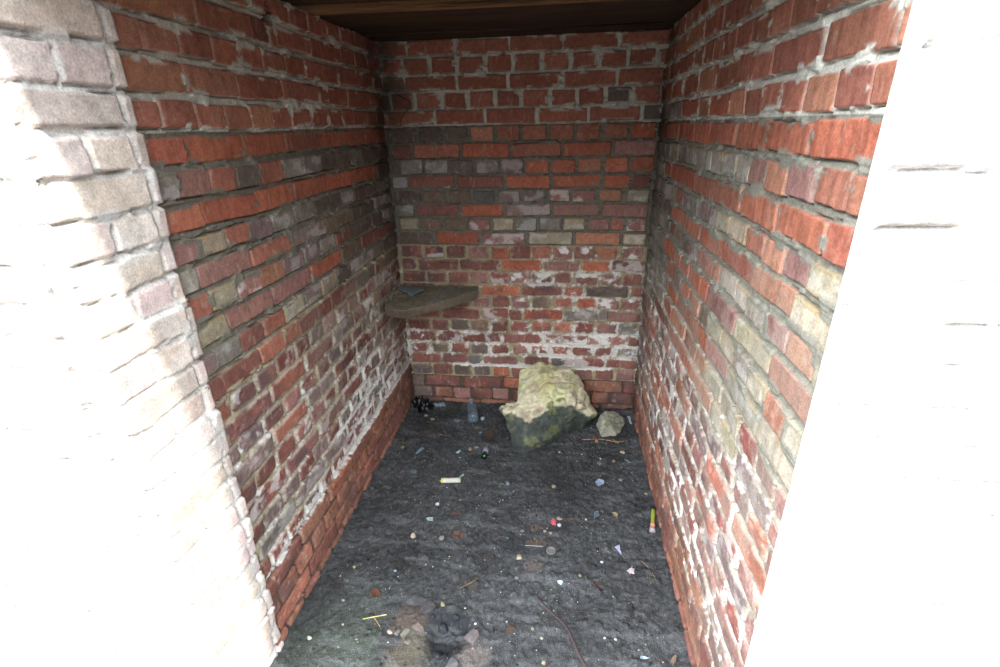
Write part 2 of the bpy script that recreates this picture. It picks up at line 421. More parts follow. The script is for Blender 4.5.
def rowoffs(seed, amp):
    rg = np.random.RandomState(seed); return [rg.uniform(-1, 1)*(amp if r < 13 else amp*.5) for r in range(27)]
rol = rowoffs(4, .0045)
for k_ in range(23, 27): rol[k_] += .012
styL = dict(rim=.6, jg=.0098, old=[r >= 14 for r in range(27)], wob=.012, rowoff=rol,
            mortar=mort((192, 190, 178), (118, 114, 102), (158, 150, 126), (98, 74, 64), 5, 13, 23),
            smear=1.0, film=lambda U, Z: .55*sst(Z, .3, .42)*(1-sst(Z, .85, 1.2))*sst(U, 1.4, 1.9), salt=saltL, fleck=.25, dirt_shade=dirt_shadeS, streak=.35)
styR = dict(rim=.6, jg=.0098, old=[r >= 16 for r in range(27)], wob=.012, rowoff=rowoffs(9, .004),
            mortar=mort((194, 193, 182), (132, 130, 118), (162, 155, 140), (98, 74, 64), 5, 14, 25),
            smear=1.0, film=lambda U, Z: .40*sst(Z, .15, .3)*(1-sst(Z, 1.2, 1.5)), salt=saltR, fleck=.2, dirt_shade=dirt_shadeS, streak=.7)
YJ = 1.055                                    # left wall runs into the front pier here
U, Z, rel, C = sheet(D+.01-YJ, 2.04, YJ, rowsL, 21, styL, res=.0029)
_hp = hit(268, 11, 0, -W/2); _hd = np.sqrt(((U-_hp[1])/.035)**2+((Z-_hp[2])/.03)**2)+1.2*(fbm(U*40, Z*40, 66, 3)-.5)
_hk = 1-sst(_hd, .6, 1.1); rel = rel-.045*_hk; C = C*(1-.8*_hk[..., None])+s2l((34, 28, 24))*.8*_hk[..., None]
sheet_mesh('wall_left', U, Z, rel, C, lambda u, z, d: np.stack([-W/2+d, u, z], -1), .22, M_BRICK)
U, Z, rel, C = sheet(D+.01-Y0-.03, 2.04, Y0+.03, rowsR, 31, styR, res=.0029)
sheet_mesh('wall_right', U, Z, rel, C, lambda u, z, d: np.stack([W/2-d, u, z], -1), .22, M_BRICK)

# ---- pale limewashed front: left pier with its reveal, right end, lintel over the opening
def pale_rows(a, b, seed, qu=.2425):
    rng = random.Random(seed); out = []
    for r in range(27):
        L = .115 if r % 2 else .23; e = a-(.0 if r % 2 else L*.0); bl = []
        while e < b:
            l_ = min(L*rng.uniform(.97, 1.03), b-e+.01)
            bl.append((e+.004, e+l_-.004, 'L')); e += l_
        out.append(bl)
    return out
def nos(U, Z): return np.zeros(U.shape)+.3
styP = dict(old=[False]*27, wob=.0, rowoff=rowoffs(14, .004), mortar=[(214, 212, 206)]*27, smear=.5, salt=nos, fleck=.0)
PR = .012                                     # the pier stands this much proud of the inner wall
U, Z, rel, C = sheet(YJ-Y0+.02, 2.04, Y0, pale_rows(Y0, YJ+.03, 2), 41, styP, res=.005)
rel = rel+.006*(np.floor((2.04-Z)/.155) % 2)*sst(U, YJ-.08, YJ)
sheet_mesh('wall_front_reveal', U, Z, rel, C, lambda u, z, d: np.stack([-W/2+PR+d, u, z], -1), .05, M_BRICK)
def front(name, x0, x1, seed, th=.16):
    U, Z, rel, C = sheet(x1-x0, 2.04, x0, pale_rows(x0, x1, seed), 50+seed, styP, res=.006)
    sheet_mesh(name, U, Z, rel, C, lambda u, z, d: np.stack([u, Y0-d, z], -1), th, M_BRICK)
front('wall_front_left', -2.6, -W/2-.005, 3)
front('wall_front_right', W/2-.004, 2.8, 5, .03)
def boxes(name, bl, m_, kind='structure'):
    bm = bmesh.new()
    for (x0, y0, z0, x1, y1, z1) in bl:
        r_ = bmesh.ops.create_cube(bm, size=1)
        for v in r_['verts']:
            v.co = Vector(((x0+x1)/2+v.co.x*(x1-x0), (y0+y1)/2+v.co.y*(y1-y0), (z0+z1)/2+v.co.z*(z1-z0)))
    me = bpy.data.meshes.new(name); bmesh.ops.bevel(bm, geom=bm.edges[:], offset=.002, segments=1, affect='EDGES')
    bm.to_mesh(me); bm.free(); me.materials.append(m_)
    o = bpy.data.objects.new(name, me); COL.objects.link(o)
    if kind: o['kind'] = kind
    return o
M_PALE = mat('limewash', (212, 204, 196), bump=.4)
boxes('wall_front_top', [(-2.6, Y0-.02, 2.045, 2.8, Y0+.14, 2.6), (-W/2-.1, Y0-.015, 1.985, W/2+.1, Y0+.14, 2.05)], M_PALE)

# ---- ceiling boards
M_WOOD = mat('old_boards', attr=True, rough=.7, var=.9, scale=5, bump=1, bscale=16, bdist=.008, stretch=(.5, 8, 8))
ys = [Y0, 1.02, 1.24, 1.45, 1.66, 1.87, 2.07, 2.34, 2.56, D+.18]
VV, QQ, CC = [], [], []
def board(x0, y0, z0, x1, y1, z1, c, sag=0.0):
    n = 24; xs = np.linspace(x0, x1, n+1); b0 = len(VV)
    for i, x in enumerate(xs):
        dy = .004*(vnoise(np.array([x*5]), np.array([y0*31]), 180)[0]-.5); dz = sag*math.sin((x-x0)/(x1-x0)*math.pi)
        for (y, z) in ((y0+dy, z0-dz+.002), (y0+dy+.004, z0-dz), (y1-.003, z0-dz), (y1, z1-dz), (y0+dy, z1-dz)): VV.append((x, y, z)); CC.append(s2l(c))
    for i in range(n):
        for k in range(5):
            a_, b_ = b0+i*5+k, b0+i*5+(k+1) % 5; QQ.append((a_, b_, b_+5, a_+5))
tones = [(108, 78, 50), (92, 66, 42), (104, 74, 46), (88, 62, 40), (86, 62, 42), (84, 60, 40), (66, 48, 34), (54, 40, 30), (60, 44, 32)]  # near boards painted lighter, far ones darker, as the doorway light falls off
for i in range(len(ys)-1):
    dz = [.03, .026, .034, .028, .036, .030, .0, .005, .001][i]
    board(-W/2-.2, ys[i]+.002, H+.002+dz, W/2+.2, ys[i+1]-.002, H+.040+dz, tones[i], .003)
board(-W/2-.2, 2.062, H+.0, W/2+.2, 2.074, H+.034, (112, 80, 52), .003)          # added lip, painted paler for the doorway light on the board edge
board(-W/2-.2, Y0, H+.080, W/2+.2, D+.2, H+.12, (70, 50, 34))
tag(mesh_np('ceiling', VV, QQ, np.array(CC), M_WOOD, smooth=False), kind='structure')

# ------------------------------------------------------------------ floor
PIT = G(447, 634)
def floor_h(x, y):
    h = .010*(fbm(x*3.1, y*3.1, 80, 3)-.5)+.009*(fbm(x*14, y*14, 84, 4)-.5)+.009*(fbm(x*50, y*50, 88, 3)-.5)+.010*sst(fbm(x*70, y*70, 71, 2), .6, .8)*fbm(x*8, y*8, 73, 2)
    h = h+.010*(np.abs(fbm(x*22, y*22, 95, 4)-.5))*2*sst(fbm(x*4, y*4, 97, 2), .45, .6)+.012*sst(np.abs(x), W/2-.07, W/2)+.012*sst(y, D-.08, D)
    dx = (x-PIT[0])/.085; dy = (y-PIT[1])/.085; d = np.sqrt(dx*dx+dy*dy)+.5*(fbm(x*16, y*16, 91, 3)-.5)
    h = h-.022*(1-sst(d, .45, 1.05))+.010*g2(d, 1.25, .25)+.03*(1-sst(d, .7, 1.3))*(fbm(x*34, y*34, 99, 3)-.5)
    return h
def fz(x, y): return float(floor_h(np.array([x]), np.array([y]))[0])
res = .0042
nx = int((W+.02)/res); ny = int((D+.03-.55)/res)
X, Y = np.meshgrid(np.linspace(-W/2-.01, W/2+.01, nx), np.linspace(.55, D+.02, ny))
Hh = floor_h(X, Y)
n1 = fbm(X*4, Y*4, 100, 4); n2 = fbm(X*34, Y*38, 104, 5); n3 = fbm(X*110, Y*110, 108, 3)
base = s2l((58, 59, 60))
C = base*(.35+1.3*n2[..., None])*(.4+1.2*n1[..., None])*(.35+1.3*n3[..., None])
def blend(C, k, c): k = np.clip(k, 0, 1)[..., None]; return C*(1-k)+s2l(c)*k
C = blend(C, .5*g2(X, -.45, .25)*g2(Y, 1.05, .22)*sst(n1, .3, .6), (70, 82, 66))            # greenish by the left jamb
def spot(u, v, ru, rv, c, k, sd=120):
    global C
    P = G(u, v); s = mpp(P); ax = ru*s; ay = abs(G(u, v-rv)[1]-P[1])
    d = np.sqrt(((X-P[0])/ax)**2+((Y-P[1])/ay)**2)+1.1*(fbm(X*30, Y*30, sd, 4)-.5)
    C = blend(C, k*(1-sst(d, .6, 1.1)), c)
spot(410, 650, 26, 30, (96, 89, 74), .6); spot(470, 655, 20, 18, (104, 96, 90), .6)
spot(447, 632, 26, 30, (22, 25, 30), .85); spot(412, 618, 22, 14, (94, 80, 70), .5)
spot(535, 528, 9, 3.5, (104, 76, 62), .5); spot(537, 543, 12, 3, (104, 76, 62), .5)
spot(457, 534, 8, 5, (108, 72, 58), .65); spot(533, 566, 9, 9, (98, 84, 78), .5)
spot(457, 514, 7, 1.6, (124, 76, 60), .6); spot(572, 519, 6, 1.2, (120, 84, 66), .5)
spot(430, 433, 12, 4, (80, 68, 60), .5); spot(470, 585, 9, 4, (84, 70, 58), .5)
# pale smears and fine crushed grains pressed in the soil
gr = sst(fbm(X*170, Y*170, 130, 2), .80, .88)*sst(n1, .35, .6)
C = blend(C, gr*.5, (140, 140, 134))
C = blend(C, .28*sst(fbm(X*6, Y*30, 133, 4), .58, .72), (112, 114, 116))
M_SOIL = mat('soil', attr=True, rough=.82, var=.5, scale=190, bump=1, bscale=230, bdist=.006, spec=.4)
idx = np.arange(nx*ny).reshape(ny, nx)
Q = np.stack([idx[:-1, :-1], idx[:-1, 1:], idx[1:, 1:], idx[1:, :-1]], -1).reshape(-1, 4)
per = np.concatenate([idx[0, :], idx[1:, -1], idx[-1, -2::-1], idx[-2:0:-1, 0]])
V = np.stack([X, Y, Hh], -1).reshape(-1, 3); VB = V[per].copy(); VB[:, 2] = -.10
nb = np.arange(len(per))+len(V); nn = np.roll(np.arange(len(per)), -1)
Q = np.vstack([Q, np.stack([per, nb, nb[nn], per[nn]], -1)])
Cf = C.reshape(-1, 3)
tag(mesh_np('floor', np.vstack([V, VB]), Q, np.vstack([Cf, Cf[per]]), M_SOIL), kind='structure')
M_UNSEEN_YARD = mat('unseen_yard', (70, 68, 64), rough=.95, var=.3, scale=8, bump=.5)
o = boxes('unseen_yard_ground_1', [(-6, -6, -.16, 7, .62, -.03), (-6, .62, -.16, -W/2-.02, Y0+.0, -.03), (W/2+.02, .62, -.16, 7, Y0, -.03)], M_UNSEEN_YARD)  # unseen yard ground outside the front

# ------------------------------------------------------------------ stone objects
def hull_obj(name, hulls, voxel, noise, cfun, m_, seed=1):
    bm = bmesh.new()
    for pts in hulls:
        vs = [bm.verts.new(Vector(p_)) for p_ in pts]
        bmesh.ops.convex_hull(bm, input=vs)
    loose = [v for v in bm.verts if not v.link_faces]
    bmesh.ops.delete(bm, geom=loose, context='VERTS')
    me = bpy.data.meshes.new(name); bm.to_mesh(me); bm.free()
    t = bpy.data.objects.new(name+'_tmp', me); COL.objects.link(t)
    md = t.modifiers.new('r', 'REMESH'); md.mode = 'VOXEL'; md.voxel_size = voxel
    s_ = t.modifiers.new('s', 'SMOOTH'); s_.factor = .6; s_.iterations = 4
    dg = bpy.context.evaluated_depsgraph_get(); dg.update()
    me2 = bpy.data.meshes.new_from_object(t.evaluated_get(dg)); bpy.data.objects.remove(t)
    n = len(me2.vertices); co = np.zeros(n*3, np.float32); me2.vertices.foreach_get('co', co); co = co.reshape(-1, 3)
    no = np.zeros(n*3, np.float32); me2.vertices.foreach_get('normal', no); no = no.reshape(-1, 3)
    def tri(s, sd, o=3):
        return (fbm(co[:, 0]*s, co[:, 1]*s+co[:, 2]*s*.7, sd, o)+fbm(co[:, 2]*s, co[:, 1]*s-co[:, 0]*s*.6, sd+7, o)+fbm(co[:, 0]*s, co[:, 2]*s, sd+13, o))/3-.5
    dsp = sum(a*tri(s, seed*10+i*5) for i, (s, a) in enumerate(noise))
    if True:
        rdg = np.abs(tri(noise[0][0]*1.6, seed*10+40, 2)); dsp = dsp-noise[0][1]*.5*(1-sst(rdg, 0, .02))*.35
    co = co+no*dsp[:, None]
    me2.vertices.foreach_set('co', co.astype(np.float32).ravel()); me2.update()
    setc(me2, cfun(co, no, tri)); me2.materials.clear(); me2.materials.append(m_); me2.name = name
    me2.polygons.foreach_set('use_smooth', np.ones(len(me2.polygons), bool))
    o_ = bpy.data.objects.new(name, me2); COL.objects.link(o_); return o_
M_STONE = mat('stone', attr=True, rough=.9, var=.25, scale=45, bump=.7, bscale=120, bdist=.004)
def mixc(C_, k, c): k = np.clip(k, 0, 1)[:, None]; return C_*(1-k)+s2l(c)*k
def Q3(u, v, y): return tuple(hit(u, v, 1, y))
up = [Q3(519, 369, 2.58), Q3(541, 361, 2.60), Q3(557, 366, 2.59), Q3(571, 371, 2.60), Q3(583, 381, 2.61), Q3(587, 396, 2.60),
      Q3(523, 390, 2.48), Q3(518, 401, 2.38), Q3(530, 415, 2.30), Q3(552, 407, 2.33), Q3(583, 407, 2.42), Q3(593, 411, 2.48),
      (.02, 2.66, .02), (.40, 2.66, .02), (.10, 2.42, .03), (.38, 2.48, .03), (.03, 2.40, .06), Q3(548, 385, 2.42), Q3(570, 392, 2.43)]
lo = [Q3(503, 411, 2.33), Q3(514, 404, 2.36), Q3(531, 417, 2.285), Q3(552, 408, 2.32), Q3(582, 408, 2.40),
      tuple(G(523, 454)), tuple(G(514, 448)), tuple(G(543, 447)), tuple(G(562, 438)), tuple(G(584, 428)), tuple(G(590, 422)),
      Q3(511, 417, 2.33), Q3(513, 430, 2.33), (.05, 2.5, .01), (.4, 2.6, .01)]
tip1 = [Q3(499.5, 410, 2.36), Q3(506, 405, 2.38), Q3(502, 414, 2.355), Q3(516, 404, 2.38), Q3(513, 419, 2.34), Q3(518, 403, 2.46), Q3(516, 412, 2.47)]
tip2 = [Q3(596.5, 414, 2.47), Q3(590, 407, 2.50), Q3(591, 419, 2.47), Q3(580, 408, 2.44), Q3(580, 418, 2.43), Q3(588, 408, 2.56)]
def rockc(co, no, tri):
    n_ = len(co); a = tri(9, 201, 4); b = tri(26, 220, 4); c = tri(60, 240, 3)
    C_ = np.tile(s2l((188, 180, 154)), (n_, 1))*(1.05+1.1*c[:, None]+1.2*b[:, None])
    C_ = mixc(C_, sst(a, .0, .10)*.5, (166, 172, 124)); C_ = mixc(C_, sst(-b, .02, .10)*.55, (168, 140, 122))
    C_ = mixc(C_, sst(b+a*.4, .07, .15)*.8, (206, 206, 150)); C_ = mixc(C_, sst(-a, .05, .13)*.5, (120, 118, 96))
    C_ = mixc(C_, g2(co[:, 0], .17, .06)*g2(co[:, 2], .34, .05)*.4, (186, 180, 104))
    line = .195+.045*sst(co[:, 0], .12, .2)-.11*sst(co[:, 0], .27, .42)+.05*(co[:, 1]-2.35)+b*.16
    dk = (1-sst(co[:, 2]-line, -.012, .012))*sst(-no[:, 1]+.35*a*4, -.35, .15)
    C_ = C_*(1-dk[:, None]) + (s2l((66, 72, 66))*(1+1.8*b[:, None]+1.4*c[:, None]))*dk[:, None]
    C_ = mixc(C_, dk*sst(a+b*.6, .03, .10)*.6, (104, 110, 66)); C_ = mixc(C_, dk*sst(b, .08, .14)*.3, (130, 128, 96))
    return np.clip(C_, .004, .8)
rk = hull_obj('boulder', [up, lo, tip1, tip2], .006, [(6, .06), (17, .045), (48, .016), (110, .005)], rockc, M_STONE, 3)
tag(rk, 'large craggy pale limestone block with green lichen leaning by the back wall', 'rock')
sm_ = [Q3(597, 424, 2.52), Q3(600, 414, 2.55), Q3(606, 410.5, 2.58), Q3(615, 412, 2.60), Q3(623, 417, 2.58), Q3(625.5, 423, 2.54),
       Q3(618, 434, 2.48), tuple(G(601, 437)), Q3(598, 430, 2.49), tuple(G(616, 436)), (.52, 2.62, 0), (.64, 2.62, .0), Q3(612, 424, 2.47)]
def smc(co, no, tri):
    b = tri(30, 300, 4); c = tri(70, 320, 3); C_ = np.tile(s2l((140, 138, 122)), (len(co), 1))*(1+1.2*c[:, None]+b[:, None])
    C_ = mixc(C_, sst(b, .04, .12)*.6, (84, 92, 66)); return np.clip(C_, .01, .7)
o = hull_obj('concrete_lump', [sm_], .004, [(12, .035), (34, .022), (90, .008)], smc, M_STONE, 5)
tag(o, 'small grey green concrete lump between the large boulder and right wall', 'rock')

# corner slab and the slate lying on it
ZT, ZB = .792, .738
tp = [G(385.5, 309, ZT), G(405, 311.0, ZT), G(440, 301.5, ZT), G(476, 291, ZT), G(478, 288.5, ZT), (-.236, D+.004, ZT), (-W/2+.004, D+.004, ZT), (-W/2+.004, 2.43, ZT)]
tp = [np.array(q, float) for q in tp]; tp[0][0] = max(tp[0][0], -W/2+.006)
bt = [q+np.array([.0, .006, ZB-ZT]) for q in tp]; bt[0] = G(385.6, 316.5, ZB); bt[1] = G(406, 319, ZB)
bt[0][0] = max(bt[0][0], -W/2+.006)
for q in bt: q[1] = min(q[1], D+.004)
def slabc(co, no, tri):
    b = tri(12, 350, 4); c = tri(50, 360, 3); C_ = np.tile(s2l((126, 117, 100)), (len(co), 1))*(1+1.0*c[:, None]+1.2*b[:, None])
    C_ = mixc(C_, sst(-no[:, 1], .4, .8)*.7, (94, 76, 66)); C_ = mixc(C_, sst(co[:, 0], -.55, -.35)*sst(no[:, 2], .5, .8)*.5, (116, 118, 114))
    C_ = mixc(C_, sst(b, .03, .1)*.4, (84, 78, 58)); return np.clip(C_, .01, .6)
o = hull_obj('corner_slab', [[tuple(q) for q in tp+bt]], .004, [(8, .020), (28, .012), (80, .005)], slabc, M_STONE, 7)
tag(o, 'thick rough stone slab built as a shelf across the back left corner', 'shelf')
def chip_mesh(name, pts, thick, m_, seed=0, sub=2, rough=.1, cup=0.0):
    """pts: outline in world coordinates (top face); extruded down by thick, slightly irregular"""
    rg_ = random.Random(seed); P = [Vector(q) for q in pts]; c = sum(P, Vector())/len(P)
    n = Vector()
    for i in range(len(P)): n += (P[i]-c).cross(P[(i+1) % len(P)]-c)
    n.normalize()
    if n.z < 0: n = -n; P = P[::-1]
    sz = max((q-c).length for q in P)
    out = []
    for i in range(len(P)):
        out.append(P[i]); out.append((P[i]+P[(i+1) % len(P)])/2 + Vector((rg_.uniform(-1, 1), rg_.uniform(-1, 1), 0))*sz*rough)
    bm = bmesh.new()
    rings = []
    for k, (s, dz) in enumerate([(.55, .12), (.95, 0), (1.0, -.5), (.93, -1)]):
        rings.append([bm.verts.new(c+(q-c)*s + n*(thick*dz) + n*(rg_.uniform(-.2, .2)*thick) + n*cup*sz*s*s) for q in out])
    tc_ = bm.verts.new(c+n*thick*.15); bc_ = bm.verts.new(c-n*thick+n*cup*sz*.2)
    N_ = len(out)
    for i in range(N_):
        j = (i+1) % N_
        bm.faces.new((tc_, rings[0][i], rings[0][j]))
        for k in range(3): bm.faces.new((rings[k][i], rings[k+1][i], rings[k+1][j], rings[k][j]))
        bm.faces.new((bc_, rings[3][j], rings[3][i]))
    me = bpy.data.meshes.new(name); bm.to_mesh(me); bm.free(); me.materials.append(m_)
    o_ = bpy.data.objects.new(name, me); COL.objects.link(o_); return o_
M_SLATE = mat('slate', (92, 102, 104), rough=.6, var=.3, scale=30, bump=.5)
zt2 = ZT+.036
o = chip_mesh('slate_piece', [G(398, 288, zt2), G(404, 286, zt2+.002), G(418, 287, zt2+.004), G(424, 289.5, zt2), G(417, 292, zt2-.008), G(412, 295.5, zt2-.02), G(407, 292, zt2-.008)], .010, M_SLATE, 4, rough=.06)
tag(o, 'broken grey slate lying on the corner slab', 'slate')
bm = bmesh.new(); rg = random.Random(9)                              # rubble crumbs between slab and walls
def crumb(bm, P, s, rg):
    r_ = bmesh.ops.create_icosphere(bm, subdivisions=1, radius=s)
    sx, sy, sz = rg.uniform(.6, 1.3), rg.uniform(.6, 1.3), rg.uniform(.4, .9)
    for v in r_['verts']:
        k = rg.uniform(.75, 1.2); v.co = Vector((v.co.x*sx*k+P[0], v.co.y*sy*k+P[1], v.co.z*sz*k+P[2]))
for i in range(90):
    t = rg.random(); P = (-W/2+.012+abs(rg.gauss(0, .02)), 2.43+t*.27, ZT+.008) if rg.random() < .6 else (-.66+rg.random()*.36, D-.02-abs(rg.gauss(0, .015)), ZT+.006)
    crumb(bm, P, rg.uniform(.002, .0065), rg)
me = bpy.data.meshes.new('rubble_crumbs'); bm.to_mesh(me); bm.free()
M_CRUMB = mat('crumb', (128, 120, 98), bump=.3); me.materials.append(M_CRUMB)
o = bpy.data.objects.new('mortar_crumbs', me); COL.objects.link(o)
tag(o, 'loose mortar crumbs scattered along the back of the corner slab', 'rubble', kind='stuff')

# ------------------------------------------------------------------ litter on the floor
_mats = {}
def cm(c, rough=.7, **k):
    key = (c, rough, tuple(sorted(k.items())))
    if key not in _mats: _mats[key] = mat('litter', c, rough, var=.15, scale=120, bump=.25, **k)
    return _mats[key]
def on(u, v, dz=0):
    P = G(u, v)
    for _ in range(3): P = G(u, v, fz(P[0], P[1])+dz)
    return P
def foot(u, v, w, h, ang=0):                      # half size in metres from a photo footprint
    P = on(u, v); a = w*mpp(P)/2; P2 = G(u, v-h/2); P3 = G(u, v+h/2); b = abs(P2[1]-P3[1])/2
    return P, max(a, .0015), max(b, .0015)
def pebble(name, u, v, w, h, c, label, cat, seed=0, tall=.7, flat=False, rough=.8, group=None, ang=0, **mk):
    P, a, b = foot(u, v, w*.88, h*.88); c = tuple(q*.84 for q in c); rg = random.Random(seed*7+int(u*3+v))
    hz = min(a, b)*tall
    bm = bmesh.new(); r_ = bmesh.ops.create_icosphere(bm, subdivisions=3, radius=1)
    ph = [rg.uniform(0, 6) for _ in range(6)]
    fl = [(Vector((rg.gauss(0, 1), rg.gauss(0, 1), rg.gauss(0, .6))).normalized(), rg.uniform(.55, .85)) for _ in range(7)]
    for v_ in r_['verts']:
        q = v_.co.copy()
        for n_, d_ in fl:
            e = q.dot(n_)-d_
            if e > 0: q -= n_*e*.9
        q *= 1+.06*math.sin(q.x*5+ph[0])*math.sin(q.y*6+ph[1])+.04*math.sin(q.z*9+ph[2]+q.x*7)
        x, y = q.x*a, q.y*b*.8
        ca, sa = math.cos(ang), math.sin(ang)
        v_.co = Vector((x*ca-y*sa, x*sa+y*ca, q.z*hz+hz*.55))
    me = bpy.data.meshes.new(name); bm.to_mesh(me); bm.free(); me.materials.append(cm(c, rough, **mk))
    me.polygons.foreach_set('use_smooth', np.ones(len(me.polygons), bool))
    o_ = bpy.data.objects.new(name, me); COL.objects.link(o_); o_.location = P
    return tag(o_, label, cat, group)
def shard(name, pts, c, label, cat, thick=.003, seed=0, lift=.004, rough=.5, cup=0., rg_=.08, **mk):
    W_ = [on(u, v, lift) for u, v in pts]
    o_ = chip_mesh(name, W_, thick, cm(c, rough, **mk), seed+len(pts), rough=rg_, cup=cup)
    return tag(o_, label, cat)
def tube_mesh(name, path, radii, m_, seg=10, closed=True, wob=0, seed=0):
    rg = random.Random(seed); bm = bmesh.new(); rings = []; P = [Vector(q) for q in path]
    for i, q in enumerate(P):
        t = (P[min(i+1, len(P)-1)]-P[max(i-1, 0)]).normalized(); s = t.cross(Vector((0, 0, 1)))
        s = s.normalized() if s.length > 1e-4 else Vector((1, 0, 0)); n = s.cross(t)
        r = radii[i] if hasattr(radii, '__len__') else radii
        rings.append([bm.verts.new(q+(s*math.cos(k*2*math.pi/seg)+n*math.sin(k*2*math.pi/seg))*r*(1+rg.uniform(-wob, wob))) for k in range(seg)])
    for i in range(len(rings)-1):
        for k in range(seg):
            bm.faces.new((rings[i][k], rings[i][(k+1) % seg], rings[i+1][(k+1) % seg], rings[i+1][k]))
    if closed: bm.faces.new(rings[0]); bm.faces.new(rings[-1][::-1])
    bmesh.ops.recalc_face_normals(bm, faces=bm.faces[:])
    me = bpy.data.meshes.new(name); bm.to_mesh(me); bm.free(); me.materials.append(m_)
    me.polygons.foreach_set('use_smooth', np.ones(len(me.polygons), bool))
    o_ = bpy.data.objects.new(name, me); COL.objects.link(o_); return o_
def curve_pts(uv, dz, n=6):
    P = [on(u, v, dz) for u, v in uv]; out = []
    for i in range(len(P)-1):
        p0, p1, p2, p3 = P[max(i-1, 0)], P[i], P[i+1], P[min(i+2, len(P)-1)]
        for k in range(n):
            t = k/n; out.append(.5*((2*p1)+(-p0+p2)*t+(2*p0-5*p1+4*p2-p3)*t*t+(-p0+3*p1-3*p2+p3)*t**3))
    out.append(P[-1]); return out

# --- paper tube
A, B = on(441.5, 480.5, .011), on(460.5, 480, .011)
root = empty('paper_tube', tuple((A+B)/2)); tag(root, 'short white cardboard tube with a yellow rim lying on the soil', 'tube')
Vd = (B-A); r = .0125
def ringtube(name, a, b, ro, ri_, m_, n=4):
    a, b = Vector(a), Vector(b); path = [a.lerp(b, i/n) for i in range(n+1)]; back = path[::-1]
    return tube_mesh(name, path+back+[path[0]], [ro]*(n+1)+[ri_]*(n+1)+[ro], m_, 18, closed=False)
put(ringtube('tube_wall', A+Vd*.08, B, r, r*.82, cm((186, 184, 170), .8)), root)
put(ringtube('rim', A, A+Vd*.10, r*1.06, r*.8, cm((186, 178, 90), .7)), root)
# --- lime tube by the right wall
A, B = on(652.5, 531, .010), on(653.2, 509.5, .010); Vd = B-A
root = empty('plastic_tube', tuple((A+B)/2)); tag(root, 'lime green plastic tube with an orange collar lying beside the right wall', 'tube')
put(ringtube('tube_wall', A+Vd*.34, B, .0085, .0065, cm((150, 160, 62), .45)), root)
put(tube_mesh('collar', [A+Vd*t for t in (.16, .2, .3, .36)], [.008, .0105, .0105, .0088], cm((202, 140, 108), .6), 16), root)
put(tube_mesh('frayed_end', [A+Vd*t for t in (-.02, .03, .1, .17)], [.013, .0125, .011, .008], cm((158, 150, 150), .9), 14, wob=.25, seed=3), root)

# --- plastic bottle, squashed
M_CLEAR = mat('clear_plastic', (120, 140, 152), rough=.18, var=.1, bump=.2, bscale=60, bdist=.003, spec=.7, alpha=.42)
A, B = on(473.5, 419.5, .028), on(471, 399.5, .028); Vd = B-A; Vd[2] = 0
root = empty('plastic_bottle', tuple(A)); tag(root, 'clear crushed plastic bottle lying against the back wall', 'bottle')
prof = [(0, .016), (.02, .030), (.06, .034), (.2, .033), (.26, .031), (.32, .034), (.45, .034), (.5, .031), (.56, .034), (.66, .033), (.78, .026), (.86, .015), (.9, .0125), (.95, .0125)]
b_ = tube_mesh('bottle_body', [A+Vd*t for t, _ in prof], [q for _, q in prof], M_CLEAR, 24, wob=.05, seed=5)
put(b_, root)
put(tube_mesh('cap', [A+Vd*t for t in (.9, .905, .99, 1.0)], [.0125, .0145, .0145, .012], cm((150, 165, 175), .4), 18), root)
# --- black bag crumpled
def crumple(name, pts, zs, c, label, cat, seed, rough=.25, amp=.02, res_=22, spec=.6, subs=1):
    """folded sheet over an outline: radial grid, several folds, with thickness"""
    W_ = [Vector(on(u, v, 0)) for u, v in pts]; c_ = sum(W_, Vector())/len(W_); n = 48; rings = 12
    rg = random.Random(seed); ph = [rg.uniform(0, 6) for _ in range(8)]
    V_ = []; 
    for j in range(rings+1):
        s = j/rings
        for i in range(n):
            t = i/n*len(W_); a = int(t) % len(W_); f = t-int(t); e = W_[a].lerp(W_[(a+1) % len(W_)], f)
            q = c_.lerp(e, s); ang = i/n*2*math.pi
            h = zs*(1-s**2)*(.55+.45*math.sin(ang*3+ph[0]+s*4)) + amp*abs(math.sin(ang*7+ph[1]+s*6))*(.3+.7*s)+amp*.7*abs(math.sin(s*13+ph[2]+math.sin(ang*2)*2))
            z_ = fz(q.x, q.y)+.003+max(h, 0)
            V_.append((q.x+amp*.3*math.sin(ang*9+ph[3]), q.y+amp*.3*math.sin(ang*8+ph[4]), z_))
    F_ = []
    for j in range(rings):
        for i in range(n):
            F_.append((j*n+i, j*n+(i+1) % n, (j+1)*n+(i+1) % n, (j+1)*n+i))
    me = bpy.data.meshes.new(name); me.from_pydata(V_, [], F_); me.materials.append(cm(c, rough, spec=spec))
    bm = bmesh.new(); bm.from_mesh(me); bmesh.ops.remove_doubles(bm, verts=bm.verts[:], dist=.0001); bm.normal_update()
    up_ = sum(f.normal.z for f in bm.faces)
    if up_ < 0: bmesh.ops.reverse_faces(bm, faces=bm.faces[:])
    bm.to_mesh(me); bm.free()
    o_ = bpy.data.objects.new(name, me); COL.objects.link(o_)
    md = o_.modifiers.new('thickness', 'SOLIDIFY'); md.thickness = .0012; md.offset = 1
    return tag(o_, label, cat)
crumple('plastic_bag', [(414, 401), (424, 400), (434, 407), (434, 412), (427, 414), (421, 417), (416, 412), (412, 406)], .055, (16, 18, 20),
        'crumpled shiny black plastic bag in the back left corner', 'bag', 3)
crumple('plastic_film', [(434, 405), (439, 405), (444, 403), (445, 405), (441, 407), (436, 407)], .003, (116, 130, 138),
        'torn bluish white plastic film beside the black bag', 'plastic film', 5, amp=.006)
crumple('paper_scrap', [(481.5, 418), (485, 418.5), (484, 420.5), (482, 421.5), (480.5, 420)], .004, (128, 144, 152),
        'small crumpled pale blue scrap right of the clear bottle', 'paper', 7, amp=.005)
